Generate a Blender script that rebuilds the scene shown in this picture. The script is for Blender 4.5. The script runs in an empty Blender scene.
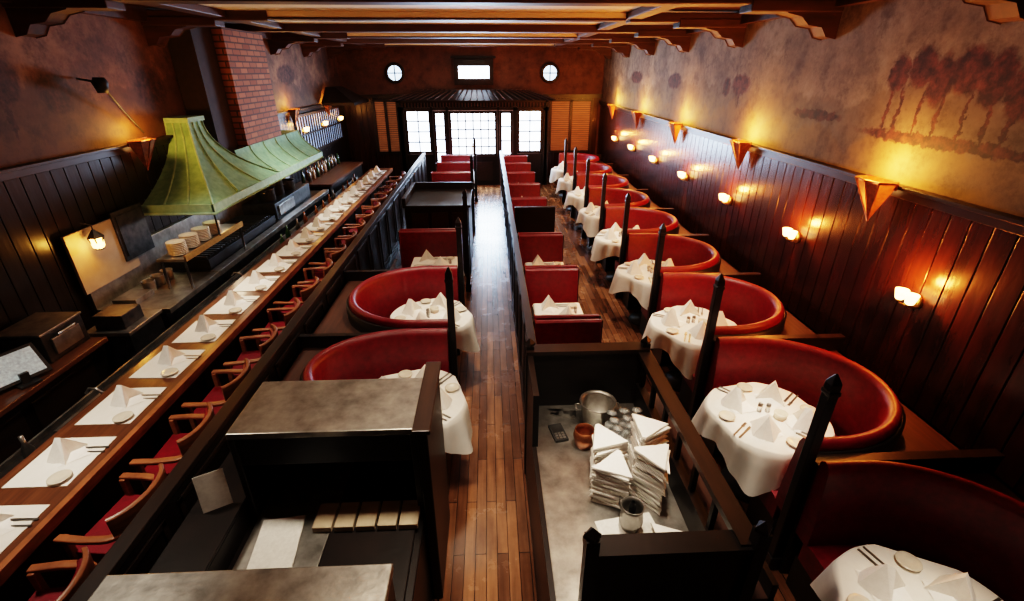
import bpy, math, random
from mathutils import Matrix, Vector
random.seed(7)
S=bpy.context.scene
pi=math.pi
# ------------------------------------------------------------------ materials
def newmat(name):
    m=bpy.data.materials.new(name);m.use_nodes=True
    return m,m.node_tree,m.node_tree.nodes["Principled BSDF"]
def N(nt,t,**k):
    n=nt.nodes.new(t)
    for a,b in k.items():
        if a in n.inputs: n.inputs[a].default_value=b
        else: setattr(n,a,b)
    return n
def ramp(nt,fac,stops):
    r=nt.nodes.new("ShaderNodeValToRGB")
    e=r.color_ramp.elements
    while len(e)<len(stops): e.new(.5)
    for i,(p,c) in enumerate(stops):
        e[i].position=p;e[i].color=(*c,1)
    nt.links.new(fac,r.inputs[0]);return r.outputs[0]
def coords(nt,scale=(1,1,1),rot=(0,0,0)):
    t=nt.nodes.new("ShaderNodeTexCoord");mp=nt.nodes.new("ShaderNodeMapping")
    mp.inputs["Scale"].default_value=scale;mp.inputs["Rotation"].default_value=rot
    nt.links.new(t.outputs["Object"],mp.inputs[0]);return mp.outputs[0]
def mat(name,c1,c2=None,rough=.5,metal=0,scale=(4,4,4),ns=3,bump=0,bs=None,coat=0,emit=0,spec=.5):
    m,nt,b=newmat(name)
    b.inputs["Roughness"].default_value=rough;b.inputs["Metallic"].default_value=metal
    b.inputs["Coat Weight"].default_value=coat;b.inputs["Coat Roughness"].default_value=.15
    b.inputs["Specular IOR Level"].default_value=spec
    c2=c2 or tuple(x*.8 for x in c1)
    co=coords(nt,scale)
    n=N(nt,"ShaderNodeTexNoise",Scale=ns,Detail=5.0,Roughness=.6);nt.links.new(co,n.inputs["Vector"])
    col=ramp(nt,n.outputs[0],[(.3,c2),(.7,c1)])
    nt.links.new(col,b.inputs["Base Color"])
    if emit:
        nt.links.new(col,b.inputs["Emission Color"]);b.inputs["Emission Strength"].default_value=emit
    if bump:
        n2=N(nt,"ShaderNodeTexNoise",Scale=bs or ns*4,Detail=3.0);nt.links.new(co,n2.inputs["Vector"])
        bp=N(nt,"ShaderNodeBump",Strength=bump,Distance=.02);nt.links.new(n2.outputs[0],bp.inputs["Height"])
        nt.links.new(bp.outputs[0],b.inputs["Normal"])
    return m
DARK=mat("dark_wood",(.014,.008,.006),(.006,.004,.003),.38,scale=(2,2,12),ns=2,bump=.05,spec=.3)
DARK2=mat("dark_wood_edge",(.030,.014,.008),(.012,.007,.005),.36,scale=(8,1,8),ns=2,spec=.35)
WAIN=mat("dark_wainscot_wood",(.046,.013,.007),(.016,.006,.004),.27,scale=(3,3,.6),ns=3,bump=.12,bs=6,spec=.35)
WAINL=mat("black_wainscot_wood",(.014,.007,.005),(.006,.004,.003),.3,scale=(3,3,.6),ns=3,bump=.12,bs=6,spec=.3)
BARW=mat("bar_top_wood",(.15,.058,.026),(.065,.024,.012),.3,scale=(14,1,6),ns=2,coat=.2)
CHW=mat("chair_wood",(.34,.12,.045),(.17,.055,.02),.35,scale=(4,4,14),ns=2)
LEDGE=mat("ledge_wood",(.09,.035,.018),(.04,.016,.009),.5,scale=(10,1,4),ns=2)
RED=mat("red_leather",(.205,.004,.013),(.12,.003,.008),.38,ns=5,bump=.12,bs=40)
LIN=mat("white_linen",(.80,.77,.71),(.74,.71,.65),.85,ns=3,bump=.06,bs=3)
NAP=mat("napkin_linen",(.86,.83,.78),(.79,.76,.71),.8,ns=9,bump=.1)
CHINA=mat("china",(.70,.63,.52),(.62,.55,.45),.2,ns=3,coat=.4)
STEEL=mat("stainless_steel",(.44,.42,.38),(.19,.18,.165),.36,.9,scale=(1.5,1.5,1.5),ns=5,bump=.04)
DSTEEL=mat("dark_steel",(.10,.095,.09),(.035,.035,.035),.4,.8,ns=3)
IRON=mat("black_iron",(.02,.02,.02),(.01,.01,.01),.5,.5)
COPPER=mat("copper_sconce",(.36,.13,.055),(.16,.055,.025),.42,.8,ns=6)
BRASS=mat("brass",(.6,.38,.12),(.4,.24,.08),.3,.9)
GREEN=mat("green_patina_copper",(.29,.54,.36),(.18,.38,.25),.65,0,ns=3,bump=.05,spec=.2)
GREEN2=mat("green_patina_trim",(.40,.64,.48),(.27,.48,.34),.65,0,ns=3,spec=.2)
CREAM=mat("cream_ceiling",(.90,.75,.54),(.78,.64,.45),.7,ns=1.2)
BEAM=mat("ceiling_beam_wood",(.09,.028,.012),(.038,.013,.007),.55,scale=(1,6,6),ns=2)
BOARD=mat("beige_board",(.42,.33,.22),(.34,.26,.17),.5,ns=1.5)
PAPER=mat("paper",(.75,.73,.68),(.62,.6,.56),.7,ns=12)
PLASTIC=mat("dark_plastic",(.03,.03,.03),(.02,.02,.02),.35)
DPL=mat("dark_plaster",(.045,.022,.015),(.025,.012,.009),.8)
SCREEN=mat("screen",(.5,.6,.6),(.3,.35,.38),.2,ns=12,emit=.25)
WARM=mat("glowing_shade",(1,.62,.25),(1,.5,.16),.4,emit=9,ns=2)
LANT=mat("lantern_glass",(1,.55,.18),(1,.45,.12),.4,emit=7,ns=2)
SKY=mat("window_daylight",(.85,.92,1.0),(.38,.50,.72),.4,emit=10,scale=(1,1,1),ns=4)
SKYD=mat("porthole_daylight",(.6,.8,1.0),(.5,.7,1.0),.4,emit=2.6,ns=2)
REFL=mat("painted_window_reflection",(.5,.65,.9),(.2,.3,.5),.4,emit=.7,scale=(1,6,1),ns=2)  # emissive bluish colour standing in for reflected window light
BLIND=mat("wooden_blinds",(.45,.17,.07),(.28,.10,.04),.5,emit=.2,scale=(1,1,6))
m,nt,b=newmat("clear_glass");b.inputs["Transmission Weight"].default_value=.75;b.inputs["Roughness"].default_value=.05;b.inputs["Base Color"].default_value=(.9,.95,.95,1);GLASS=m
# floor planks
m,nt,b=newmat("plank_floor");FLOOR=m
co=coords(nt,(1,1,1),(0,0,pi/2))
br=N(nt,"ShaderNodeTexBrick",Scale=1.0,Color1=(.13,.055,.025,1),Color2=(.35,.165,.08,1),Mortar=(.02,.008,.004,1))
br.inputs["Mortar Size"].default_value=.003;br.inputs["Brick Width"].default_value=.95;br.inputs["Row Height"].default_value=.08;br.inputs["Bias"].default_value=-.1
nt.links.new(co,br.inputs["Vector"])
co2=coords(nt,(9,.7,1));n=N(nt,"ShaderNodeTexNoise",Scale=2.5,Detail=6.0);nt.links.new(co2,n.inputs["Vector"])
g=ramp(nt,n.outputs[0],[(.3,(.5,.46,.42)),(.7,(1.1,1.05,1))])
mx=N(nt,"ShaderNodeMixRGB",blend_type="MULTIPLY");mx.inputs[0].default_value=1
nt.links.new(br.outputs[0],mx.inputs[1]);nt.links.new(g,mx.inputs[2])
co3=coords(nt,(1,1,1));n3=N(nt,"ShaderNodeTexNoise",Scale=1.7,Detail=7.0,Roughness=.7);nt.links.new(co3,n3.inputs["Vector"])
g3=ramp(nt,n3.outputs[0],[(.32,(.55,.52,.50)),(.62,(1,1,1))])
mx2=N(nt,"ShaderNodeMixRGB",blend_type="MULTIPLY");mx2.inputs[0].default_value=1
nt.links.new(mx.outputs[0],mx2.inputs[1]);nt.links.new(g3,mx2.inputs[2]);nt.links.new(mx2.outputs[0],b.inputs["Base Color"])
rr=N(nt,"ShaderNodeMapRange");rr.inputs[3].default_value=.10;rr.inputs[4].default_value=.40
nt.links.new(n3.outputs[0],rr.inputs[0]);nt.links.new(rr.outputs[0],b.inputs["Roughness"])
bp=N(nt,"ShaderNodeBump",Strength=.25,Distance=.004);nt.links.new(br.outputs["Fac"],bp.inputs["Height"]);bp.invert=True;nt.links.new(bp.outputs[0],b.inputs["Normal"])
# brick
m,nt,b=newmat("red_brick");BRICK=m
t=nt.nodes.new("ShaderNodeTexCoord");sx=nt.nodes.new("ShaderNodeSeparateXYZ");nt.links.new(t.outputs["Object"],sx.inputs[0])
ad=N(nt,"ShaderNodeMath",operation="ADD");nt.links.new(sx.outputs[0],ad.inputs[0]);nt.links.new(sx.outputs[1],ad.inputs[1])
cx=nt.nodes.new("ShaderNodeCombineXYZ");nt.links.new(ad.outputs[0],cx.inputs[0]);nt.links.new(sx.outputs[2],cx.inputs[1])
br=N(nt,"ShaderNodeTexBrick",Scale=1.0,Color1=(.46,.17,.075,1),Color2=(.28,.09,.04,1),Mortar=(.10,.055,.035,1))
br.inputs["Mortar Size"].default_value=.012;br.inputs["Brick Width"].default_value=.24;br.inputs["Row Height"].default_value=.085
nt.links.new(cx.outputs[0],br.inputs["Vector"]);nt.links.new(br.outputs[0],b.inputs["Base Color"]);b.inputs["Roughness"].default_value=.8
bp=N(nt,"ShaderNodeBump",Strength=.6,Distance=.01);bp.invert=True;nt.links.new(br.outputs["Fac"],bp.inputs["Height"]);nt.links.new(bp.outputs[0],b.inputs["Normal"])
# mural plaster: sky, hill silhouettes, tree masses, meadow
def mural(name,sky1,sky2,dark,hill,meadow,trees,treecol,ground=2.72,amp=1.0):
    m,nt,b=newmat(name);b.inputs["Roughness"].default_value=.75
    L=nt.links.new
    t=nt.nodes.new("ShaderNodeTexCoord");O=t.outputs["Object"]
    sp=nt.nodes.new("ShaderNodeSeparateXYZ");L(O,sp.inputs[0])
    n1=N(nt,"ShaderNodeTexNoise",Scale=1.5,Detail=10.0,Roughness=.74);L(O,n1.inputs["Vector"])
    col=ramp(nt,n1.outputs[0],[(.34,dark),(.5,sky2),(.64,sky1)])
    def layer(zb,scale,a,colr,soft,st,col):
        c=coords(nt,(1,scale,.25));n=N(nt,"ShaderNodeTexNoise",Scale=1.0,Detail=8.0,Roughness=.62);L(c,n.inputs["Vector"])
        h=N(nt,"ShaderNodeMapRange");L(n.outputs[0],h.inputs[0]);h.inputs[1].default_value=.3;h.inputs[2].default_value=.7;h.inputs[3].default_value=zb;h.inputs[4].default_value=zb+a
        s=N(nt,"ShaderNodeMath",operation="SUBTRACT");L(h.outputs[0],s.inputs[0]);L(sp.outputs[2],s.inputs[1])
        k=N(nt,"ShaderNodeMapRange");L(s.outputs[0],k.inputs[0]);k.inputs[1].default_value=0;k.inputs[2].default_value=soft;k.inputs[4].default_value=st
        mo=N(nt,"ShaderNodeMixRGB");L(k.outputs[0],mo.inputs[0]);L(col,mo.inputs[1]);mo.inputs[2].default_value=(*colr,1);return mo.outputs[0]
    col=layer(2.72,.8,.60*amp,hill,.04,.75,col)
    col=layer(2.50,1.9,.42*amp,meadow,.06,.75,col)
    n2=N(nt,"ShaderNodeTexNoise",Scale=13.0,Detail=6.0,Roughness=.65);L(O,n2.inputs["Vector"])
    sb=N(nt,"ShaderNodeVectorMath",operation="SUBTRACT");L(n2.outputs[1],sb.inputs[0]);sb.inputs[1].default_value=(.5,.5,.5)
    sc=N(nt,"ShaderNodeVectorMath",operation="SCALE");L(sb.outputs[0],sc.inputs[0]);sc.inputs["Scale"].default_value=.14
    ad=N(nt,"ShaderNodeVectorMath",operation="ADD");L(O,ad.inputs[0]);L(sc.outputs[0],ad.inputs[1])
    acc=None
    for (y,z,ry,rz) in trees:
        s1=N(nt,"ShaderNodeVectorMath",operation="SUBTRACT");L(ad.outputs[0],s1.inputs[0]);s1.inputs[1].default_value=(0,y,z)
        s2=N(nt,"ShaderNodeVectorMath",operation="MULTIPLY");L(s1.outputs[0],s2.inputs[0]);s2.inputs[1].default_value=(0,1/ry,1/rz)
        ln=N(nt,"ShaderNodeVectorMath",operation="LENGTH");L(s2.outputs[0],ln.inputs[0])
        mr=N(nt,"ShaderNodeMapRange");L(ln.outputs["Value"],mr.inputs[0])
        mr.inputs[1].default_value=.85;mr.inputs[2].default_value=1.12;mr.inputs[3].default_value=.95;mr.inputs[4].default_value=0
        if acc is None: acc=mr.outputs[0]
        else:
            mm=N(nt,"ShaderNodeMath",operation="MAXIMUM");L(acc,mm.inputs[0]);L(mr.outputs[0],mm.inputs[1]);acc=mm.outputs[0]
    tc=ramp(nt,n2.outputs[0],[(.40,tuple(x*.35 for x in treecol)),(.52,treecol),(.66,tuple(min(1,x*1.9) for x in treecol))])
    mx=N(nt,"ShaderNodeMixRGB");L(acc,mx.inputs[0]);L(col,mx.inputs[1]);L(tc,mx.inputs[2])
    n5=N(nt,"ShaderNodeTexNoise",Scale=4.5,Detail=9.0,Roughness=.75);L(O,n5.inputs["Vector"])
    ag=ramp(nt,n5.outputs[0],[(.35,(.45,.4,.37)),(.5,(.95,.93,.9)),(.65,(1.2,1.15,1.08))])
    m3=N(nt,"ShaderNodeMixRGB",blend_type="MULTIPLY");m3.inputs[0].default_value=.9;L(mx.outputs[0],m3.inputs[1]);L(ag,m3.inputs[2])
    L(m3.outputs[0],b.inputs["Base Color"])
    bp=N(nt,"ShaderNodeBump",Strength=.15,Distance=.01);L(n2.outputs[0],bp.inputs["Height"]);L(bp.outputs[0],b.inputs["Normal"])
    return m
trees=[(3.16,3.06,.13,.17),(3.38,3.14,.13,.18),(3.60,3.19,.14,.17),(3.82,3.13,.12,.18),(4.02,3.22,.13,.15),(4.24,3.17,.11,.15),(2.85,3.1,.2,.24)]
trees+=[(y,2.88,.020,.20) for y in (3.18,3.34,3.52,3.74,3.93,4.14,4.26)]+[(3.6,2.70,.9,.05),(5.2,2.78,.4,.05),
 (6.95,3.02,.24,.13),(6.95,2.85,.025,.12),(7.35,2.98,.12,.12),(9.5,3.02,.35,.13),(12.0,3.05,.45,.13)]
MURR=mural("mural_plaster_right",(.37,.285,.21),(.255,.185,.135),(.14,.095,.068),(.17,.11,.07),(.23,.13,.055),trees,(.085,.022,.016))
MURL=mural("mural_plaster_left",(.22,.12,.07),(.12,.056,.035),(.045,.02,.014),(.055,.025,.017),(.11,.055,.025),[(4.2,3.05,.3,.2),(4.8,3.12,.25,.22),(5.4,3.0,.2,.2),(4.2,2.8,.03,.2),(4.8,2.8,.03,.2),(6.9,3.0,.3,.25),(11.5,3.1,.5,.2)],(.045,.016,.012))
MURF=mural("plaster_far",(.16,.068,.037),(.11,.045,.026),(.065,.024,.016),(.11,.045,.028),(.11,.045,.028),[(0,3.9,.1,.1)],(.12,.04,.02))
# ------------------------------------------------------------------ mesh kit
class MB:
    def __init__(s): s.v=[];s.f=[];s.mi=[];s.sm=[];s.mats=[]
    def add(s,vs,fs,mt,smooth=False,M=None):
        o=len(s.v)
        for p in vs:
            p=Vector(p)
            if M is not None:p=M@p
            s.v.append(tuple(p))
        if mt not in s.mats:s.mats.append(mt)
        i=s.mats.index(mt)
        for f in fs: s.f.append(tuple(o+k for k in f));s.mi.append(i);s.sm.append(smooth)
        return s
    def box(s,x0,x1,y0,y1,z0,z1,mt,M=None):
        v=[(x0,y0,z0),(x1,y0,z0),(x1,y1,z0),(x0,y1,z0),(x0,y0,z1),(x1,y0,z1),(x1,y1,z1),(x0,y1,z1)]
        return s.add(v,[(0,3,2,1),(4,5,6,7),(0,1,5,4),(1,2,6,5),(2,3,7,6),(3,0,4,7)],mt,False,M)
    def lathe(s,prof,mt,c=(0,0,0),seg=20,M=None,smooth=True):
        v=[];f=[];n=len(prof)
        for k in range(seg):
            a=2*pi*k/seg
            for r,z in prof: v.append((c[0]+r*math.cos(a),c[1]+r*math.sin(a),c[2]+z))
        for k in range(seg):
            k2=(k+1)%seg
            for j in range(n-1): f.append((k*n+j,k2*n+j,k2*n+j+1,k*n+j+1))
        s.add(v,f,mt,smooth,M)
    def tube(s,pts,r,mt,seg=8,M=None):
        v=[];f=[];P=[Vector(p) for p in pts];n=len(P)
        for i,p in enumerate(P):
            d=(P[min(i+1,n-1)]-P[max(i-1,0)]).normalized()
            u=d.cross(Vector((0,0,1)))
            if u.length<.05:u=d.cross(Vector((0,1,0)))
            u.normalize();w=d.cross(u)
            for k in range(seg):
                a=2*pi*k/seg;v.append(tuple(p+u*math.cos(a)*r+w*math.sin(a)*r))
        for i in range(n-1):
            for k in range(seg):
                k2=(k+1)%seg;f.append((i*seg+k,i*seg+k2,(i+1)*seg+k2,(i+1)*seg+k))
        f.append(tuple(range(seg)));f.append(tuple((n-1)*seg+k for k in reversed(range(seg))))
        s.add(v,f,mt,True,M)
    def sweep(s,path,prof,mt,M=None,smooth=True):
        n=len(path);m=len(prof);v=[];f=[]
        for i,(x,y) in enumerate(path):
            x0,y0=path[max(i-1,0)];x1,y1=path[min(i+1,n-1)]
            dx,dy=x1-x0,y1-y0;l=math.hypot(dx,dy);nx,ny=-dy/l,dx/l
            for o,z in prof: v.append((x+nx*o,y+ny*o,z))
        for i in range(n-1):
            for j in range(m):
                j2=(j+1)%m;f.append((i*m+j,(i+1)*m+j,(i+1)*m+j2,i*m+j2))
        s.add(v,f,mt,smooth,M)
        s.add([v[j] for j in range(m)],[tuple(range(m))],mt,False,M)
        s.add([v[(n-1)*m+j] for j in range(m)],[tuple(reversed(range(m)))],mt,False,M)
    def mesh(s,name):
        me=bpy.data.meshes.new(name);me.from_pydata(s.v,[],s.f)
        for mt in s.mats: me.materials.append(mt)
        me.polygons.foreach_set("material_index",s.mi);me.polygons.foreach_set("use_smooth",s.sm)
        me.update();return me
    def obj(s,name,loc=(0,0,0),rz=0,bevel=0,parent=None):
        return put(name,s.mesh(name),loc,rz,bevel,parent)
def put(name,me,loc=(0,0,0),rz=0,bevel=0,parent=None,sc=None):
    o=bpy.data.objects.new(name,me);S.collection.objects.link(o)
    o.location=loc;o.rotation_euler=(0,0,rz)
    if sc:o.scale=sc
    if parent:o.parent=parent
    if bevel:
        b=o.modifiers.new("bevel","BEVEL");b.width=bevel;b.segments=2;b.limit_method="ANGLE";b.angle_limit=.9
    return o
XL,XR,YF,YN,ZC=-4.3,3.4,15.5,-2.5,3.90
# ------------------------------------------------------------------ shell
MB().box(XL-.1,XR+.1,YN-.1,YF+.1,-.1,0,FLOOR).obj("floor")
MB().box(XL-.1,XR+.1,YN-.1,YF+.1,ZC,ZC+.1,BEAM).obj("ceiling")
b=MB();b.box(-3.3,1.9,YN,YF,ZC-.03,ZC,CREAM);b.obj("trim_ceiling_panel")
MB().box(XR,XR+.1,YN,YF,0,ZC,MURR).obj("wall_right")
MB().box(XL-.1,XL,YN,YF,0,ZC,MURL).obj("wall_left")
MB().box(XL-.1,XR+.1,YN-.1,YN,0,ZC,MURF).obj("wall_back")
MB().box(XL-.1,XR+.1,YF,YF+.1,0,ZC,MURF).obj("wall_far")
def wain(name,x,sgn,top,wm):
    b=MB();y=YN+.02
    b.box(min(x,x+sgn*.012),max(x,x+sgn*.012),YN,YF,.0,top,DARK)
    while y<YF-.05:
        a,c=x+sgn*.012,x+sgn*.03
        b.box(min(a,c),max(a,c),y,y+.156,.12,top-.10,wm);y+=.165
    for z0,z1,t in ((top-.10,top-.03,.045),(top-.03,top,.09),(0,.14,.04)):
        b.box(min(x,x+sgn*t),max(x,x+sgn*t),YN,YF,z0,z1,DARK2)
    b.obj(name,bevel=.004)
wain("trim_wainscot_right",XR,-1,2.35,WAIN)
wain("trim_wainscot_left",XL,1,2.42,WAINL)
b=MB()
x=XL+.03
while x<XR-.1:
    if not(-2.6<x<1.7): b.box(x,x+.15,YF-.03,YF-.012,.1,2.45,WAIN)
    x+=.165
b.box(XL,XR,YF-.06,YF,2.45,2.55,DARK2);b.obj("trim_wainscot_far")
for i,y in enumerate((-.4,1.5,3.4,5.3,7.2,9.1,11.0,12.9,14.8)):
    b=MB();main=i%2==1
    if main: b.box(XL+.1,XR-.1,y-.12,y+.12,3.76,ZC-.03,BEAM)
    else:
        b.box(-3.25,1.8,y-.10,y+.10,3.80,ZC-.03,CREAM);b.box(-3.25,1.8,y-.11,y+.11,3.775,3.80,BEAM)
    for sx,w in ((XR,-1),(XL,1)):
        if w>0 and y==9.1: continue
        b.box(min(sx,sx+w*.9),max(sx,sx+w*.9),y-.13,y+.13,3.70,3.80,BEAM)
        if not main:b.box(min(sx,sx+w*1.55),max(sx,sx+w*1.55),y-.12,y+.12,3.76,ZC-.03,BEAM)
        P=[(0,3.48),(.10,3.50),(.16,3.58),(.30,3.60),(.38,3.67),(.52,3.70),(.52,3.72),(0,3.72)]
        v=[(sx+w*o,y-.11,z) for o,z in P]+[(sx+w*o,y+.11,z) for o,z in P];n=len(P)
        b.add(v,[tuple(range(n)),tuple(reversed(range(n,2*n)))]+[(i_,(i_+1)%n,n+(i_+1)%n,n+i_) for i_ in range(n)],BEAM)
    b.obj("ceiling_beam",bevel=.01)
for x in (-3.35,1.9):
    MB().box(x-.1,x+.1,YN,YF,3.79,ZC-.03,BEAM).obj("ceiling_beam",bevel=.01)
for sx,w,nm in ((XR,-1,"right"),(XL,1,"left")):
    b=MB();b.box(min(sx,sx+w*.1),max(sx,sx+w*.1),YN,YF,3.74,ZC,BEAM);b.obj("trim_cornice_"+nm)
# ------------------------------------------------------------------ far wall
def win(name,x0,x1,z0,z1,nx,nz,y=YF-.05,gl=SKY,fr=DARK2,t=.035):
    b=MB();b.box(x0,x1,y,y+.01,z0,z1,gl)
    b.box(x0-t,x0+t,y-.05,y,z0-t,z1+t,fr);b.box(x1-t,x1+t,y-.05,y,z0-t,z1+t,fr)
    b.box(x0,x1,y-.05,y,z0-t,z0+t,fr);b.box(x0,x1,y-.05,y,z1-t,z1+t,fr)
    for i in range(1,nx):
        x=x0+(x1-x0)*i/nx;b.box(x-.018,x+.018,y-.03,y,z0,z1,fr)
    for i in range(1,nz):
        z=z0+(z1-z0)*i/nz;b.box(x0,x1,y-.03,y,z-.018,z+.018,fr)
    return b
win("w",-2.40,-1.72,.98,2.15,2,4,y=14.95).obj("window_1")
win("w",.86,1.54,.98,2.15,2,4,y=14.95).obj("window_2")
d=win("d",-1.13,.20,.9,2.1,6,5,y=14.95)
d.box(-1.17,.24,14.88,14.98,0.02,.87,DARK);d.box(-1.0,-.55,14.86,14.88,.15,.7,DARK2);d.box(-.4,.08,14.86,14.88,.15,.7,DARK2)
d.tube([(-.5,14.83,.95),(-.5,14.83,1.25)],.015,BRASS);d.box(-.485,-.445,14.9,14.96,.85,2.1,DARK);d.obj("door_1")
win("w",.34,.66,.5,2.1,1,4,y=14.95).obj("window_3")
win("w",-1.58,-1.28,.6,2.1,1,4,y=14.95).obj("window_4")
for nm,x0,x1 in (("window_5",-3.40,-2.70),("window_6",1.85,3.1)):
    b=MB();b.box(x0,x1,YF-.06,YF-.05,.95,2.35,BLIND)
    z=.98
    while z<2.33:
        b.box(x0,x1,YF-.10,YF-.06,z,z+.012,DARK2);z+=.06
    for a in (x0,x1,(x0+x1)/2): b.box(a-.04,a+.04,YF-.13,YF-.05,.9,2.4,DARK2)
    b.box(x0,x1,YF-.13,YF-.05,.88,.95,DARK2);b.box(x0,x1,YF-.13,YF-.05,2.35,2.42,DARK2);b.obj(nm)
b=MB();b.box(XL+.032,XL+.04,11.4,14.8,1.45,2.25,REFL);y=11.4  # glowing slatted panel, added to imitate daylight reflected off the glossy left wainscot
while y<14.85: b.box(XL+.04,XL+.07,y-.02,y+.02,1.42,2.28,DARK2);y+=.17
b.box(XL+.03,XL+.08,11.38,14.85,1.84,1.87,DARK2);b.box(XL+.03,XL+.08,11.38,14.85,1.40,1.46,DARK2);b.box(XL+.03,XL+.08,11.38,14.85,2.24,2.30,DARK2);b.obj("wainscot_reflection_panel")
# vestibule
b=MB()
for x0,x1 in ((-2.6,-2.44),(-1.68,-1.62),(-1.24,-1.17),(.24,.30),(.70,.82),(1.58,1.74)):
    b.box(x0,x1,14.85,15.0,0,2.25,DARK)
b.box(-2.5,-1.65,14.9,15.0,0,.93,DARK);b.box(.8,1.6,14.9,15.0,0,.93,DARK)
b.box(-2.6,1.74,14.85,15.0,2.15,2.22,DARK2);b.box(-2.6,1.74,14.85,15.0,2.36,2.42,DARK2);b.box(-2.6,1.74,14.95,15.0,2.2,2.4,DARK)
b.box(-2.6,-2.5,14.85,YF-.14,0,2.42,DARK);b.box(1.64,1.70,14.85,YF-.14,0,2.42,DARK)
x=-2.58
while x<1.7: b.box(x,x+.03,14.88,14.94,2.22,2.36,LEDGE);x+=.09
e=[(-2.75,14.7,2.42),(1.9,14.7,2.42),(1.9,YF-.07,2.42),(-2.75,YF-.07,2.42)]
r=[(-1.9,15.2,2.68),(1.1,15.2,2.68),(1.1,YF-.07,2.68),(-1.9,YF-.07,2.68)]
b.add(e+r,[(0,1,5,4),(1,2,6,5),(3,0,4,7),(4,5,6,7),(3,2,1,0)],DARK2)
for i in range(24):
    xa=-2.75+4.65*i/23;xb=-1.9+3.0*i/23
    b.tube([(xa,14.7,2.44),(xb,15.2,2.70)],.015,LEDGE,6)
b.obj("entrance_vestibule")
b=MB();e=[(-4.25,13.4,2.45),(-3.45,13.4,2.45),(-3.45,15.0,2.45),(-4.25,15.0,2.45)];r=[(-4.25,13.9,2.8),(-4.0,13.9,2.8),(-4.0,14.6,2.8),(-4.25,14.6,2.8)]
b.add(e+r,[(0,1,5,4),(1,2,6,5),(2,3,7,6),(4,5,6,7),(3,2,1,0)],DARK2)
b.box(-4.25,-3.43,13.38,15.02,2.38,2.45,DARK);b.obj("wall_awning")
for x in (-2.69,1.81):
    b=MB();M=Matrix.Translation((x,YF-.02,3.12))@Matrix.Rotation(pi/2,4,'X')
    b.lathe([(0,.0),(.21,.0)],SKYD,seg=28,M=M);b.lathe([(.2,.0),(.2,.05),(.28,.05),(.28,-.02)],DARK2,seg=28,M=M)
    b.box(-.2+x,.2+x,YF-.06,YF-.03,3.105,3.135,DARK2);b.box(x-.015,x+.015,YF-.06,YF-.03,2.92,3.32,DARK2)
    b.obj("porthole_window")
b=MB();b.box(-.98,.15,YF-.12,YF-.02,2.80,3.50,DARK2);b.box(-.85,.03,YF-.14,YF-.12,2.98,3.30,SKY)
b.box(-.72,-.1,YF-.16,YF-.12,3.36,3.46,PLASTIC);b.box(-1.05,.22,YF-.2,YF-.02,3.50,3.56,DARK);b.obj("transom_window")
# ------------------------------------------------------------------ booths
def upath(sg,xe,xc,rx,h,n=28):
    P=[(xe,-h),((xe+xc)/2,-h),(xc,-h)]
    for i in range(1,n): a=-pi/2+pi*i/n;P.append((xc+rx*math.cos(a),h*math.sin(a)))
    P+=[(xc,h),((xe+xc)/2,h),(xe,h)]
    if sg<0:P=[(-x,y) for x,y in reversed(P)]
    return P
def booth(sg,xe,xc,rx,h,xout):
    P=upath(sg,xe,xc,rx,h);b=MB()
    b.sweep(P,[(0,0),(0,1.0),(.035,1.0),(.035,0)],DARK)
    b.sweep(P,[(.03,.42),(.025,.98),(.03,1.04),(.06,1.07),(.095,1.055),(.115,1.01),(.15,.6),(.155,.42)],RED)
    b.sweep(P,[(.12,.28),(.12,.43),(.2,.455),(.38,.455),(.43,.44),(.445,.41),(.445,.28)],RED)
    b.sweep(P,[(.1,0),(.1,.28),(.40,.28),(.40,0)],DARK)
    v=[];f=[];n=len(P)
    for (x,y) in P: v+= [(x,y,.86),(xout if sg>0 else -xout,y,.86)]
    for i in range(n-1): f.append((2*i,2*i+1,2*i+3,2*i+2))
    b.add(v,f,LEDGE)
    x0,x1=sorted((sg*xout,sg*(xout-.03)));b.box(x0,x1,-h,h,0,.86,DARK)
    return b.mesh("curved_booth")
RB=booth(1,1.99,2.2,.82,.715,3.20)
LB=booth(-1,.42,.75,.80,.76,1.80);LB1=booth(-1,.42,.75,.80,.60,1.80)
post=MB()
post.box(-.032,.032,-.032,.032,0,1.58,DARK);post.box(-.045,.045,-.045,.045,0,.12,DARK);post.box(-.038,.038,-.038,.038,1.5,1.53,DARK)
post.add([(-.032,-.032,1.58),(.032,-.032,1.58),(.032,.032,1.58),(-.032,.032,1.58),(0,0,1.65)],[(0,1,4),(1,2,4),(2,3,4),(3,0,4)],DARK)
POST=post.mesh("booth_post")
part=MB();part.box(1.99,3.22,-.028,.028,0,.98,DARK);part.box(1.99,3.22,-.034,.034,.98,1.0,DARK2);PARTR=part.mesh("booth_partition")
part=MB();part.box(-1.8,-.42,-.028,.028,0,.98,DARK);PARTL=part.mesh("booth_partition")
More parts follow.
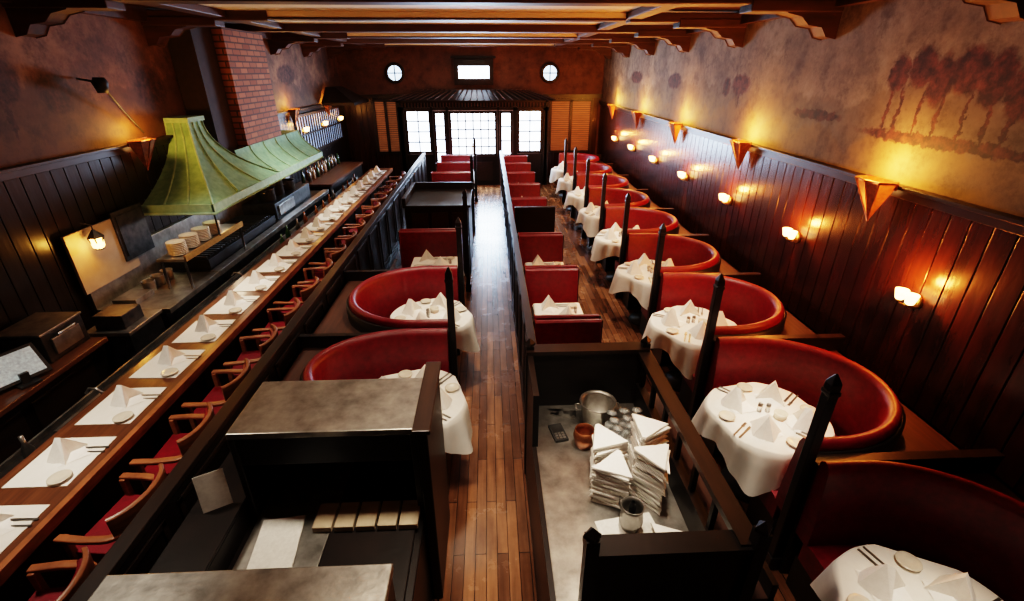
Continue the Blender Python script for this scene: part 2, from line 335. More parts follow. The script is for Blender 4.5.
def cloth(R,dr,seed,square=False,hx=.3,hy=.26):
    b=MB();n=128;v=[(0,0,.752)];f=[];rings=[]
    def edge(a):
        if not square:
            c,s_=abs(math.cos(a)),abs(math.sin(a));sq=R*.90/max(c,s_);return min(R*1.03,sq*1.04)
        c,s_=abs(math.cos(a)),abs(math.sin(a));return min(hx/max(c,1e-4),hy/max(s_,1e-4))
    rnd=random.Random(seed);ph=[rnd.random()*6 for _ in range(4)]
    for j,q in enumerate((.5,.97,1.0)):
        rings.append([(edge(2*pi*k/n)*q*math.cos(2*pi*k/n),edge(2*pi*k/n)*q*math.sin(2*pi*k/n),.752 if j<2 else .745) for k in range(n)])
    for q in (.15,.4,.7,1.0):
        rg=[]
        for k in range(n):
            a=2*pi*k/n;cr=abs(math.sin(2*a))**2.5
            d=dr*(.66+.55*cr)*q
            fold=(math.sin(7*a+ph[0])*.4+math.sin(12*a+ph[1])*.4+.3*math.sin(19*a+ph[2]))*.034*q
            e=edge(a)+.008+.010*q+fold*(1 if not square else .5)+ .055*cr*q
            rg.append((e*math.cos(a),e*math.sin(a),.745-d))
        rings.append(rg)
    for r_ in rings:v+=r_
    for k in range(n): f.append((0,1+k,1+(k+1)%n))
    for j in range(len(rings)-1):
        for k in range(n):
            k2=(k+1)%n;f.append((1+j*n+k,1+(j+1)*n+k,1+(j+1)*n+k2,1+j*n+k2))
    b.add(v,f,LIN,True)
    if square:b.box(-hx+.02,hx-.02,-hy+.02,hy-.02,.71,.744,DARK)
    else:b.lathe([(0,.71),(R*.87,.71),(R*.87,.743),(0,.743)],DARK,seg=32)
    b.lathe([(.035,.05),(.035,.71)],IRON,seg=12);b.lathe([(0,.0),(.22,.0),(.22,.02),(.04,.06)],IRON,seg=20)
    return b
def napkin(b,x,y,a,z=.754,s=1.0):
    # standing bishop-style tent: two tall leaning leaves over a folded base
    M=Matrix.Translation((x,y,z))@Matrix.Rotation(a,4,'Z')@Matrix.Scale(s,4)
    v=[(-.085,-.055,0),(.085,-.055,0),(0,-.01,.125),(0,-.03,0),(-.055,.07,0),(.055,.07,0),(0,.02,.125),(0,.085,.0)]
    b.add(v,[(0,3,2),(3,1,2),(0,2,6,4),(1,5,6,2),(4,6,7),(7,6,5)],NAP,False,M)
    b.add([(-.1,-.02,.002),(0,-.13,.002),(.1,-.02,.002),(0,.1,.002),(0,-.02,.02)],[(0,1,4),(1,2,4),(2,3,4),(3,0,4)],NAP,False,M)
def plate(b,x,y,r=.075,z=.754,c=CHINA):
    b.lathe([(0,.004),(r*.6,.004),(r*.68,.010),(r,.018),(r*.98,.021),(r*.66,.014),(0,.008)],c,(x,y,z),24)
def cutlery(b,x,y,a,z=.756,mt=STEEL):
    M=Matrix.Translation((x,y,z))@Matrix.Rotation(a,4,'Z')
    b.box(-.006,.006,-.11,.03,0,.004,mt,M);b.box(-.012,.012,.03,.045,0,.004,mt,M)
    for i in (-.010,-.0035,.003): b.box(i,i+.005,.045,.09,0,.004,mt,M)
    b.box(.035,.049,-.11,-.01,0,.004,mt,M);b.box(.033,.051,-.01,.11,0,.003,mt,M)
SILV=mat("silverware",(.32,.30,.27),(.2,.19,.17),.3,.9)
def shaker(b,x,y,z=.752):
    b.lathe([(0,0),(.02,0),(.017,.05),(.019,.055)],GLASS,(x,y,z),12);b.lathe([(.019,.055),(.017,.075),(0,.08)],STEEL,(x,y,z),12)
TB=[]
for sd in range(3):
    b=cloth(.44,.29,sd)
    for k in range(4):
        a=pi/4*1.0+k*pi/2+sd*.15
        napkin(b,.24*math.cos(a),.24*math.sin(a),a-pi/2,s=1.3)
        plate(b,.34*math.cos(a+.65),.34*math.sin(a+.65),.062)
        cutlery(b,.33*math.cos(a-.5),.33*math.sin(a-.5),a+pi/2-.3,mt=SILV)
    shaker(b,.02,.03);shaker(b,-.04,.05)
    b.lathe([(0,0),(.045,0),(.05,.05),(.045,.05),(.04,.01),(0,.01)],CHINA,(.06,-.06,.752),16)
    TB.append(b.mesh("round_dining_table"))
b=cloth(0,.26,5,True,.27,.25)
napkin(b,-.1,.13,.2,s=1.2);napkin(b,.08,-.13,pi,s=1.2);plate(b,.17,.14,.06);plate(b,-.17,-.14,.06);cutlery(b,.03,.14,1.5,mt=SILV);cutlery(b,-.05,-.12,1.5,mt=SILV);shaker(b,.18,-.02)
TSQ=b.mesh("square_dining_table")
for k in range(-1,8):
    y0=2.2+1.5*k;yc=y0+.75
    put("curved_booth",RB,(0,yc,0))
    put("round_dining_table",TB[k%3],(2.15,yc-(.02 if k>=0 else .12),0),[.2,.5,2.2,1.1][k%4])
    put("booth_partition",PARTR,(0,y0,0));put("booth_post",POST,(1.955,y0,0),bevel=.006)
put("booth_partition",PARTR,(0,14.2,0))
for yc,me,h in ((3.34,LB1,.62),(4.75,LB,.79)):
    put("curved_booth",me,(0,yc,0));put("booth_post",POST,(-.385,yc+h,0),bevel=.006)
    put("booth_partition",PARTL,(0,yc+h,0))
put("round_dining_table",TB[1],(-.68,3.27,0),.3);put("round_dining_table",TB[0],(-.68,4.76,0),2)
def bench(w,both=True,deep=.42,h=1.04):
    b=MB();b.box(0,w,-.03,.03,0,h-.04,DARK)
    b.box(-.02,0,-.06,.06,0,h-.0,DARK);b.box(w,w+.02,-.06,.06,0,h-.0,DARK)
    for sg in ((-1,1) if both else (-1,)):
        P=[(.03,.42),(.03,h),(.055,h+.012),(.08,h-.01),(.13,.46),(.13,.42)]
        v=[(0,sg*o,z) for o,z in P]+[(w,sg*o,z) for o,z in P];n=len(P)
        b.add(v,[(i,(i+1)%n,n+(i+1)%n,n+i) for i in range(n)]+[tuple(range(n)),tuple(range(n,2*n))],RED,False)
        y0,y1=sorted((sg*.10,sg*deep));b.box(0,w,y0,y1,.33,.45,RED)
        y0,y1=sorted((sg*.03,sg*(deep-.05)));b.box(.01,w-.01,y0,y1,0,.33,DARK)
    return b.mesh("booth_bench")
BC=bench(.64);BL=bench(.9)
cb=[4.08,5.4,6.72,8.9,10.15,11.4,12.65,13.8]
for y in cb: put("booth_bench",BC,(.40,y,0),bevel=.012)
for y in (4.76,6.08,8.2,9.53,10.78,12.03,13.2): put("square_dining_table",TSQ,(.74,y,0))
MB().box(.39,1.05,7.62,7.70,0,1.2,DARK).obj("booth_divider",bevel=.01)
def lowwall(name,x,y0,y1,h,t=.03,pan=1.0,fx=1):
    b=MB();b.box(x-t,x+t,y0,y1,0,h-.04,DARK);b.box(x-t-.015,x+t+.015,y0,y1,h-.04,h,DARK2)
    y=y0+.06
    while y<y1-.2:
        ye=min(y+pan-.12,y1-.06)
        for sg in (-1,1):
            a=x+sg*t
            for (ya,yb,za,zb) in ((y,ye,.18,.22),(y,ye,h-.14,h-.10),(y,y+.04,.18,h-.1),(ye-.04,ye,.18,h-.1)):
                b.box(min(a,a+sg*.014),max(a,a+sg*.014),ya,yb,za,zb,DARK2)
        y+=pan
    b.box(x-t-.012,x+t+.012,y0,y1,0,.12,DARK)
    return b.obj(name,bevel=.005)
lowwall("aisle_partition",.33,3.30,14.2,1.12,t=.022,pan=.66)
lowwall("bar_partition",-1.86,.6,14.2,1.08,pan=.7)
for y in (6.98,10.2,11.5,12.8,14.0): put("booth_bench",BL,(-1.36,y,0),bevel=.012)
for y in (6.35,9.55,10.85,12.15,13.4): put("square_dining_table",TSQ,(-.80,y,0),sc=(1.2,1.05,1))
for y in (7.06,10.28,12.88): put("booth_post",POST,(-.38,y,0))
b=MB();b.box(-1.4,-.36,7.75,8.95,0,1.18,DARK);b.box(-1.43,-.33,7.72,8.98,1.18,1.22,DARK)
for i in range(3): b.box(-1.3+i*.33,-1.03+i*.33,7.73,7.75,.3,1.1,DARK2)
b.box(-1.43,-1.37,7.72,8.98,1.22,1.34,DARK);b.box(-1.43,-.33,8.92,8.98,1.22,1.34,DARK)
b.obj("service_cabinet",bevel=.008)
# ------------------------------------------------------------------ bar
b=MB();b.box(-3.02,-2.50,-.5,12.6,.90,.95,BARW);b.box(-2.51,-2.47,-.5,12.6,.885,.955,CHW)
b.box(-2.92,-2.68,-.5,12.6,0,.90,DARK)
y=-.4
while y<12.3: b.box(-2.68,-2.665,y,y+.6,.2,.8,DARK2);y+=.7
b.box(-3.40,-2.92,-.5,12.6,.68,.72,DSTEEL);b.box(-3.40,-3.38,-.5,12.6,.3,.76,STEEL)
for y in (1.9,3.0,5.4): 
    b.box(-3.34,-3.02,y,y+.5,.722,.735,STEEL);b.box(-3.31,-3.05,y+.03,y+.47,.735,.737,IRON)
    b.tube([(-3.10,y+.25,.73),(-3.10,y+.25,.90),(-3.13,y+.25,.94),(-3.19,y+.25,.94),(-3.22,y+.25,.90)],.010,STEEL,8)
b.tube([(-2.58,-.4,.2),(-2.58,12.5,.2)],.025,BRASS)
b.obj("bar_counter",bevel=.006)
b=MB();b.box(-.20,.18,-.215,.215,.0,.003,LIN);
plate(b,.10,-.16,.062,.003);napkin(b,-.02,.05,pi/2,.003,1.15);cutlery(b,.09,.07,pi/2,.004,SILV)
PS=b.mesh("place_setting")
y=.75
while y<12.2:
    put("place_setting",PS,(-2.74+random.uniform(-.01,.01),y,.951),random.uniform(-.04,.04));y+=.565
def chair():
    b=MB()
    P=[(-.20,-.24),(-.05,-.245),(.06,-.235)]
    for i in range(1,14):
        a=-pi/2+pi*i/14;P.append((.06+.14*math.cos(a),.235*math.sin(a)))
    P+=[(.06,.235),(-.05,.245),(-.20,.24)]
    b.sweep(P,[(-.01,.84),(-.01,.865),(.035,.865),(.035,.84)],CHW)
    Q=P[4:-4];b.sweep(Q,[(.0,.865),(-.01,.99),(.015,1.0),(.03,.865)],CHW)
    b.sweep(Q[1:-1],[(.03,.72),(.025,.97),(.05,.96),(.06,.72)],RED)
    b.box(-.2,.15,-.21,.21,.60,.64,CHW)
    b.box(-.21,.14,-.21,.21,.64,.72,RED)
    for x,y in ((-.18,-.21),(-.18,.21),(.13,-.18),(.13,.18)): b.box(x-.018,x+.018,y-.018,y+.018,0,.85,CHW)
    b.box(-.18,.13,-.2,-.18,.2,.23,CHW);b.box(-.18,.13,.18,.2,.2,.23,CHW)
    return b.mesh("bar_chair")
CH=chair();y=.95
while y<12.2:
    put("bar_chair",CH,(-2.22,y,0),random.uniform(-.2,.2),bevel=.006);y+=.60
# ------------------------------------------------------------------ back bar / kitchen
b=MB();b.box(-4.26,-3.68,.2,4.15,.86,.91,BARW);b.box(-4.26,-3.74,.2,4.15,0,.86,DARK);b.box(-4.26,-4.2,.2,4.15,.91,1.02,DARK2)
for i in range(5): b.box(-3.74,-3.725,.3+i*.75,.95+i*.75,.15,.78,DARK2)
b.obj("back_counter",bevel=.006)
b=MB();b.box(-4.26,-3.50,4.75,10.4,0,.84,DSTEEL);b.box(-4.26,-3.45,4.75,5.8,.84,.90,STEEL);b.box(-3.56,-3.44,5.8,10.4,.84,.91,STEEL);b.box(-4.26,-3.56,5.8,10.4,.84,.89,IRON)
b.box(-4.2,-3.60,5.9,8.0,.89,1.02,IRON)
for i in range(26): b.box(-4.15,-3.65,5.95+i*.078,5.98+i*.078,1.02,1.045,DSTEEL)
for i in range(9): b.tube([(-3.43,5.0+i*.55,.7),(-3.43,5.25+i*.55,.7)],.012,STEEL)
b.box(-4.2,-3.65,8.2,9.9,.89,1.15,DSTEEL);b.box(-3.65,-3.63,8.3,9.0,.93,1.1,STEEL)
b.box(-4.26,-4.2,4.75,10.4,.9,1.35,STEEL)
b.box(-4.1,-3.85,4.85,5.15,.9,.96,STEEL)
for i in range(3): b.lathe([(0,0),(.06,0),(.07,.12),(.065,.12),(.055,.01),(0,.01)],STEEL,(-3.95,5.25+i*.17,.9),16)
b.obj("grill_range",bevel=.005)
for i,(y,r,h) in enumerate(((8.5,.15,.2),(8.95,.13,.26),(9.4,.16,.16))):
    b=MB();b.lathe([(0,0),(r,0),(r,h),(r+.01,h+.005),(r-.01,h),(r-.01,.01),(0,.01)],STEEL,seg=24)
    for sg in (-1,1): b.tube([(0,sg*r,h*.75),(0,sg*(r+.05),h*.78),(.05,sg*(r+.05),h*.78),(.05,sg*r*.93,h*.75)],.008,STEEL,6)
    b.obj("stock_pot",(-3.9,y,1.152))
b=MB();b.box(-3.78,-3.46,5.25,6.65,1.24,1.27,STEEL)
for x,y in ((-3.75,5.28),(-3.49,5.28),(-3.75,6.62),(-3.49,6.62)): b.tube([(x,y,.90),(x,y,1.25)],.015,DSTEEL)
b.box(-3.47,-3.45,5.25,6.65,1.24,1.31,BRASS);b.obj("plate_shelf")
for i,y in enumerate((5.42,5.68,5.94,6.20)):
    b=MB()
    for k in range(8): b.lathe([(0,0),(.06,0),(.10,.024),(.095,.026),(.055,.006),(0,.006)],CHINA,(0,0,k*.019),20)
    b.obj("bowl_stack",(-3.62,y,1.272))
b=MB()
HX=-3.42
def hoodpt(side,u,t):
    X0,X1,Y0,Y1=-4.29,HX,6.0,8.1;x0,x1,y0,y1=-4.29,-4.0,6.95,7.3
    r=(1-t)**2.1
    xa=x1+(X1-x1)*r;ya=y0+(Y0-y0)*r;yb=y1+(Y1-y1)*r
    z=1.70+.88*t
    if side==0:return (X0+(xa-X0)*u,ya,z)
    if side==1:return (xa,ya+(yb-ya)*u,z)
    return (xa+(X0-xa)*u,yb,z)
NT_=14
for side,n in ((0,8),(1,10),(2,8)):
    v=[];f=[]
    for j in range(NT_+1):
        for i in range(n+1): v.append(hoodpt(side,i/n,j/NT_))
    for j in range(NT_):
        for i in range(n): f.append((j*(n+1)+i,j*(n+1)+i+1,(j+1)*(n+1)+i+1,(j+1)*(n+1)+i))
    b.add(v,f,GREEN,True)
    for u in ([0,.33,.66] if side!=1 else [0,.33,.66,1]):
        b.tube([tuple(Vector(hoodpt(side,u,j/NT_))+Vector((.004,-.004,.006))) for j in range(NT_+1)],.014,GREEN2,6)
def hp2(y,t): 
    r=(1-t)**1.8
    return (-3.8+(HX+3.8)*r,y,1.70+.42*t)
v=[];f=[];ys=[7.6,8.1,8.6,9.1,9.6,10.25]
for y in ys:
    for j in range(9): v.append(hp2(y,j/8))
for i in range(len(ys)-1):
    for j in range(8): f.append((i*9+j,(i+1)*9+j,(i+1)*9+j+1,i*9+j+1))
b.add(v,f,GREEN,True)
for y in (8.1,8.6,9.1,9.6,10.25): b.tube([tuple(Vector(hp2(y,j/8))+Vector((0,0,.006))) for j in range(9)],.014,GREEN2,6)
b.add([hp2(10.25,j/8) for j in range(9)]+[(-4.29,10.25,2.12),(-4.29,10.25,1.70)],[tuple(range(11))],GREEN)
b.add([(-4.29,9.45,2.12),(-3.8,9.45,2.12),(-3.8,10.25,2.12),(-4.29,10.25,2.12)],[(0,1,2,3)],GREEN)
b.box(-4.29,HX+.01,5.98,6.01,1.60,1.71,GREEN2);b.box(HX-.01,HX+.02,5.98,10.26,1.60,1.71,GREEN2);b.box(-4.29,HX+.02,10.24,10.27,1.60,1.71,GREEN2)
b.tube([(-4.29,5.97,1.60),(HX+.02,5.97,1.60),(HX+.02,10.27,1.60)],.015,GREEN2,8)
b.box(-4.28,-3.97,6.92,7.33,2.57,2.63,GREEN2)
b.tube([(HX-.03,6.03,1.30),(HX-.03,6.03,1.62)],.012,IRON,6)
b.obj("range_hood")
b=MB();b.box(-4.29,-3.8,8.05,9.42,1.75,3.755,BRICK);b.box(-4.29,-3.95,7.5,8.05,1.9,3.755,DPL);b.obj("brick_chimney")
b=MB();b.box(-4.22,-4.19,4.70,5.55,1.10,1.72,BOARD);b.box(-4.19,-4.17,5.35,5.85,1.22,1.78,DSTEEL);b.box(-4.17,-4.16,5.39,5.81,1.27,1.73,DSTEEL)
for y in (4.8,5.45): b.box(-4.27,-4.2,y,y+.04,1.64,1.69,IRON)
b.obj("kitchen_board")
b=MB();b.lathe([(.03,0),(.055,.02),(.065,.12),(.0,.12)],LANT,(0,0,0),6,smooth=False);b.lathe([(.08,.12),(.05,.16),(.015,.2),(0,.2)],IRON,(0,0,0),6,smooth=False)
for k in range(6):
    a=k*pi/3;b.tube([(.032*math.cos(a),.032*math.sin(a),0),(.068*math.cos(a),.068*math.sin(a),.12)],.008,IRON,5)
b.tube([(0,0,.2),(0,0,.25),(-.1,0,.27)],.006,IRON,6);b.lathe([(0,-.01),(.04,-.01),(.04,0),(0,0)],IRON,seg=6)
b.obj("wall_lantern",(-4.09,4.95,1.52))
b=MB();M=Matrix.Rotation(-.6,4,'Y')
b.box(-.012,.012,-.18,.18,.03,.30,PLASTIC,M);b.box(.012,.015,-.155,.155,.055,.275,SCREEN,M);b.box(-.08,.06,-.07,.07,0,.015,PLASTIC);b.box(-.02,.01,-.03,.03,0,.1,PLASTIC)
b.obj("pos_terminal",(-3.76,3.38,.915),-.45,bevel=.004)
b=MB();b.box(-.19,.19,-.22,.22,0,.26,DSTEEL);b.box(-.2,.2,-.23,.23,.26,.28,STEEL);b.box(.19,.21,-.15,.15,.05,.2,STEEL);b.tube([(.22,-.1,.22),(.22,.1,.22)],.01,STEEL)
put("countertop_warmer",b.mesh("countertop_warmer"),(-4.0,3.90,.912),bevel=.006)
b=MB();b.box(-.2,.2,-.24,.24,0,.88,DSTEEL);b.box(-.22,.22,-.26,.26,.88,.92,STEEL);b.box(-.14,.14,-.18,.1,.92,1.06,DSTEEL);b.obj("bar_refrigerator",(-3.72,4.45,0),bevel=.006)
BOT=[(0,0),(.036,0),(.036,.16),(.014,.21),(.014,.27),(0,.27)]
gb=mat("bottle_green",(.05,.12,.04),(.03,.08,.03),.1,coat=.5);ab=mat("bottle_amber",(.22,.07,.02),(.15,.05,.01),.1,coat=.5)
for i in range(14):
    b=MB();b.lathe(BOT,random.choice([gb,ab,ab,STEEL]),seg=14);b.obj("liquor_bottle",(-3.18+random.uniform(-.05,.05),(6.2+i*.42 if i>1 else 1.3+i*1.35)+random.uniform(-.05,.05),.722))
for i in range(14):
    b=MB();b.lathe([(0,0),(.03,0),(.038,.09),(.034,.09),(.027,.006),(0,.006)],GLASS if i%2 else CHINA,seg=14);b.obj("bar_tumbler",(-4.02+(i%2)*.1,1.2+i*.13,.912))
b=MB();b.box(-4.26,-3.5,10.7,13.6,0,.9,DARK);b.box(-4.26,-3.46,10.7,13.6,.9,.95,BARW)
for i in range(18): b.lathe(BOT,random.choice([gb,ab,CHINA,STEEL]),(-4.12+.1*(i%2),10.9+i*.14,.95),12)
b.obj("back_bar_cabinet")
b=MB();b.tube([(-4.27,6.45,2.5),(-4.2,6.1,2.8),(-4.1,5.78,3.05)],.010,IRON,6);b.lathe([(0,0),(.05,0),(.075,.1),(.05,.15),(0,.15)],IRON,(-4.1,5.76,2.98),14);b.tube([(-4.1,5.76,3.08),(-4.28,5.7,3.12)],.012,IRON,6);b.obj("gallery_spotlight")
# ------------------------------------------------------------------ sconces
def sconce():
    b=MB();T=[(0,-.18,0),(-.13,-.14,0),(-.15,0,0),(-.13,.14,0),(0,.18,0)];q=(-.015,0,-.35)
    v=T+[q];b.add(v,[(i,i+1,5) for i in range(4)],COPPER)
    v=[(x*.93,y*.93,z) for x,y,z in T]+[(-.01,0,-.32)];b.add(v,[(i+1,i,5) for i in range(4)],COPPER)
    for i in range(4): b.tube([T[i],T[i+1]],.012,COPPER,6)
    for p in (T[1],T[3],T[2]): b.tube([p,q],.006,COPPER,5)
    b.box(-.012,0,-.18,.18,-.05,.02,COPPER)
    b.lathe([(0,-.12),(.03,-.1),(.035,-.05),(.0,-.02)],WARM,(-.07,0,0),12)
    return b.mesh("wall_sconce")
SC=sconce()
def pt(name,loc,e,col,r=.04):
    l=bpy.data.lights.new(name,"POINT");l.energy=e;l.color=col;l.shadow_soft_size=r
    o=bpy.data.objects.new(name,l);S.collection.objects.link(o);o.location=loc
OR=(1,.44,.08)
for y in (3.95,6.36,8.76,11.2,13.55):
    put("wall_sconce",SC,(XR-.09,y,2.36));pt("sconce_bulb",(XR-.19,y,2.48),28,OR)
for y in (6.2,11.2,13.6):
    put("wall_sconce",SC,(XL+.09,y,2.44),pi);pt("sconce_bulb",(XL+.2,y,2.55),13,OR)
b=MB();M=Matrix.Rotation(pi/2,4,'Y')
b.lathe([(0,0),(.06,0),(.06,-.015),(.03,-.03),(0,-.03)],BRASS,M=M,seg=16)
for sg in (-1,1):
    b.tube([(-.02,0,0),(-.06,sg*.02,-.04),(-.09,sg*.05,-.03),(-.10,sg*.05,.0)],.007,BRASS,6)
    b.lathe([(.018,0),(.03,.01),(.04,.05),(.048,.085),(.043,.085),(.033,.05),(.0,.03)],WARM,(-.10,sg*.05,0),16)
    b.lathe([(0,-.012),(.025,-.008),(.02,.004)],BRASS,(-.10,sg*.05,0),12)
WL=b.mesh("wall_lamp")
y=3.29
while y<14.5:
    put("wall_lamp",WL,(XR-.035,y,1.54));pt("lamp_bulb",(XR-.19,y,1.70),30,(1,.25,.035),.03);y+=1.63
for y in (11.6,13.0,14.4):
    put("wall_lamp",WL,(XL+.1,y,1.95),pi);pt("lamp_bulb",(XL+.22,y,2.1),4,(1,.38,.08),.03)
pt("lantern_bulb",(-4.0,4.86,1.60),5,OR,.03)
pt("hood_lamp",(-3.7,6.6,1.62),5,(1,.75,.5),.06)
# ------------------------------------------------------------------ station right
b=MB();X0,X1=.29,1.16
b.box(X0,X1,1.05,3.12,0,.72,DARK);b.box(X0,X1,1.05,3.12,.72,.75,STEEL)
b.box(X0-.02,X1+.02,3.12,3.20,0,1.25,DARK);b.box(X0-.04,X1+.04,3.10,3.22,1.24,1.27,DARK2)
b.box(.42,X1,1.44,1.50,.0,1.22,DARK);b.box(.40,X1+.02,1.42,1.53,1.21,1.24,DARK)
b.box(X1-.03,X1+.03,1.44,3.12,0,.95,DARK);b.box(X1-.05,X1+.05,1.44,3.12,1.21,1.25,DARK2);b.box(X1+.03,X1+.2,1.44,3.12,.82,.85,LEDGE);b.box(X1+.17,X1+.2,1.44,3.12,.0,.95,DARK)
for i in range(7): b.box(X1-.015,X1+.015,1.5+i*.26,1.53+i*.26,.95,1.22,DARK)
b.box(X0-.03,X0,1.05,3.12,0,.80,DARK);b.box(X0-.03,X0+.01,2.6,3.12,.8,1.24,DARK)
for x,y,h in ((.42,1.44,1.40),(X1+.03,1.44,1.40),(X0-.01,3.16,1.36),(X1+.02,3.16,1.36)):
    b.box(x-.03,x+.03,y-.03,y+.03,0,h-.06,DARK);b.lathe([(.04,h-.06),(.04,h-.04),(.0,h)],DARK,(x,y,0),4,smooth=False)
b.obj("service_station",bevel=.006)
Z=.752
b=MB();b.lathe([(0,0),(.10,0),(.125,.18),(.14,.2),(.135,.205),(.118,.18),(.095,.01),(0,.01)],STEEL,seg=28)
for sg in (-1,1): b.tube([(sg*.13,-.04,.15),(sg*.165,-.03,.15),(sg*.165,.03,.15),(sg*.13,.04,.15)],.008,STEEL,6)
b.obj("ice_bucket",(.78,2.90,Z))
b=MB();b.lathe([(0,0),(.06,0),(.08,.09),(.07,.14),(.066,.14),(.075,.09),(.055,.01),(0,.01)],COPPER,seg=20);b.obj("copper_cup",(.64,2.66,Z))
for i in range(9):
    b=MB();b.lathe([(.036,0),(.045,.06),(.040,.11),(.006,.13),(.006,.20),(.038,.21),(0,.212)],GLASS,seg=16);b.obj("wine_glass",(.85+.095*(i%3),2.60+.085*(i//3)-(.02 if i%3==0 else 0),Z))
def nstack(n,s):
    b=MB()
    for k in range(n):
        a=random.uniform(-.12,.12);M=Matrix.Translation((random.uniform(-.008,.008),random.uniform(-.008,.008),k*.017))@Matrix.Rotation(a,4,'Z')
        v=[(-s,-s*.7,0),(s,-s*.7,0),(s*.1,s,0),(-s*.1,s,0)];v2=[(x*.97,y*.97,.014) for x,y,_ in v];v2[0]=(v2[0][0],v2[0][1],.008)
        b.add(v+v2,[(3,2,1,0),(4,5,6,7),(0,1,5,4),(1,2,6,5),(2,3,7,6),(3,0,4,7)],NAP,False,M)
    return b
nstack(19,.125).obj("napkin_stack",(.71,2.38,Z),.3);nstack(17,.12).obj("napkin_stack",(.73,2.19,Z),-.5)
nstack(24,.12).obj("napkin_stack",(.98,2.37,Z),2.6);nstack(22,.115).obj("napkin_stack",(.96,2.17,Z),1.2)
b=MB();b.lathe([(0,0),(.055,0),(.07,.06),(.06,.14),(.068,.17),(.064,.17),(.055,.14),(.064,.06),(.05,.008),(0,.008)],STEEL,seg=24)
b.tube([(.062,0,.15),(.11,0,.13),(.11,0,.07),(.065,0,.04)],.007,STEEL,6);b.lathe([(0,.0),(.02,0),(.02,.16),(.01,.19)],IRON,(0,0,.01),10);b.obj("water_pitcher",(.79,1.96,Z+.004),2)
b=MB();b.box(-.19,.16,-.17,.17,0,.003,PAPER);b.obj("paper_sheet",(.80,1.86,Z+.001),.15)
b=MB()
for k in range(5):
    M=Matrix.Translation((0,0,k*.008))@Matrix.Rotation(k*.08,4,'Z');b.add([(-.13,-.1,0),(.13,-.1,0),(.02,.12,0),(-.13,-.1,.007),(.13,-.1,.007),(.02,.12,.007)],[(0,2,1),(3,4,5),(0,1,4,3),(1,2,5,4),(2,0,3,5)],NAP,False,M)
b.obj("folded_napkins",(.97,1.84,Z+.006),.4)
b=MB();b.box(-.05,.05,-.09,.09,0,.02,PLASTIC);b.box(-.038,.038,.0,.075,.02,.023,DSTEEL)
for i in range(3):
    for j in range(3): b.box(-.035+i*.026,-.017+i*.026,-.075+j*.024,-.059+j*.024,.02,.025,STEEL)
b.obj("card_terminal",(.47,2.78,Z),.2)
b=MB()
for i in range(5): cutlery(b,.0+i*.012,0,.1*i,.002)
b.obj("cutlery_pile",(.52,2.98,Z),1.2)
# ------------------------------------------------------------------ station left
b=MB();X0,X1=-1.48,-.44
b.box(X0,X1,2.12,2.62,1.36,1.40,STEEL);b.box(X0+.01,X1-.01,2.13,2.61,1.16,1.36,DARK)
b.box(X0,X0+.04,2.12,2.62,0,1.36,DARK);b.box(X1-.04,X1,2.12,2.62,0,1.36,DARK);b.box(X0,X1,2.57,2.62,0,1.36,DARK)
b.box(X0,X1,1.5,2.57,.0,.74,DARK);b.box(X0+.04,X0+.5,1.5,2.57,.74,.76,STEEL);b.box(X0+.5,X1-.04,1.5,2.57,.74,.76,DARK)
b.box(X0-.28,X0,.7,2.62,0,.9,DARK);b.box(X0-.28,X0,.7,2.62,.9,.92,DARK)
b.box(-1.72,-.47,.75,1.46,1.16,1.20,STEEL);b.box(-1.71,-.48,.76,1.45,0,1.16,DARK)
b.box(-.43,-.37,2.06,2.72,0,1.42,DARK);b.box(-.45,-.35,2.04,2.73,1.42,1.45,DARK2)
b.box(X0,-.42,2.62,2.68,0,1.30,DARK)
b.obj("waiter_station",bevel=.006)
b=MB()
for i in range(5):
    for k in range(3): b.box(-.055,.055,-.09,.09,k*.014,k*.014+.012,BOARD,Matrix.Translation((i*.125,0,0)))
b.obj("folded_cloths",(-1.02,2.08,.762),.0,bevel=.004)
b=MB();b.box(-.12,.12,-.28,.28,0,.012,PAPER);b.obj("cutting_board",(-1.24,1.82,.762),.12,bevel=.003)
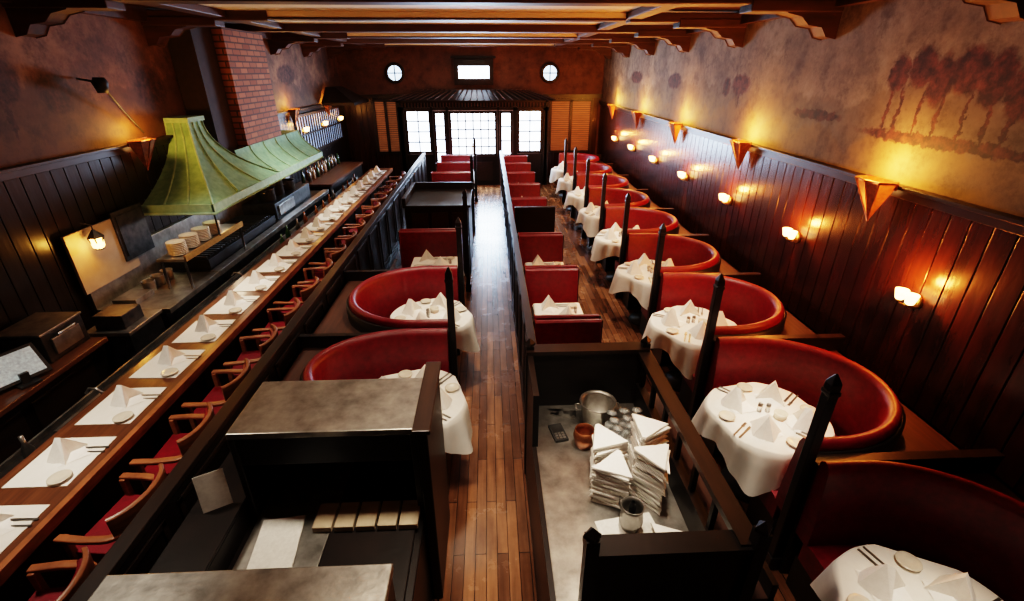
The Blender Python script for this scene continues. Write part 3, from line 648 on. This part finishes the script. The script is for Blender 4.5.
b=MB();b.box(-.075,.075,-.001,.001,0,.24,PAPER,Matrix.Rotation(-.15,4,'X'));b.obj("menu_card",(-1.60,2.05,.925),.5)
# ------------------------------------------------------------------ lights
def area(name,loc,e,size,col,sy=None,rot=(0,0,0),spread=180):
    l=bpy.data.lights.new(name,"AREA");l.energy=e;l.color=col;l.shape="RECTANGLE";l.size=size;l.size_y=sy or size;l.spread=math.radians(spread)
    o=bpy.data.objects.new(name,l);S.collection.objects.link(o);o.location=loc;o.rotation_euler=rot
WC=(1,.84,.67)
for y in (4.7,7.4,10.1,13.0): area("ceiling_downlight",(1.8,y,3.72),12.5,.3,WC,spread=72)
area("ceiling_downlight",(2.1,2.85,3.72),3.4,.3,WC,spread=32)
area("ceiling_downlight",(2.1,1.3,3.72),1.5,.3,WC,spread=24)
for y in (2.4,4.8,8.0,11.5,13.8): area("ceiling_downlight",(-.4,y,3.72),11,.3,WC,spread=70)
area("ceiling_downlight",(.75,2.3,3.72),5.5,.3,WC,spread=50)
for y in (2.4,5.1,8.5): area("ceiling_downlight",(-2.75,y,3.72),10,.3,(1,.88,.74),spread=75)
for y in (6.2,8.1,10,11.9,13.8): area("ceiling_fill_light",(-.6,y,3.5),1.9,3.2,(1,.80,.56),.3,(pi,0,0),spread=110)  # unseen upward fill added to brighten the ceiling, no fixture modelled
area("window_light",(-.45,14.78,1.5),210,1.6,(.5,.72,1.0),1.2,(pi/2,0,pi))
w=bpy.data.worlds.new("World");S.world=w;w.use_nodes=True
w.node_tree.nodes["Background"].inputs[0].default_value=(.6,.45,.35,1);w.node_tree.nodes["Background"].inputs[1].default_value=.03
# ------------------------------------------------------------------ camera
f=480.;th=math.atan(230.5/f);ps=math.atan(24*math.cos(th)/f)
cam=bpy.data.cameras.new("camera");cam.sensor_width=36;cam.lens=f/1024*36;cam.clip_start=.05
co=bpy.data.objects.new("camera",cam);S.collection.objects.link(co);co.location=(0,0,3.2);co.rotation_euler=(pi/2-th,0,-ps)
S.camera=co
S.view_settings.view_transform="Filmic"
try: S.view_settings.look="High Contrast"
except Exception as e: print(e)
S.view_settings.exposure=.6
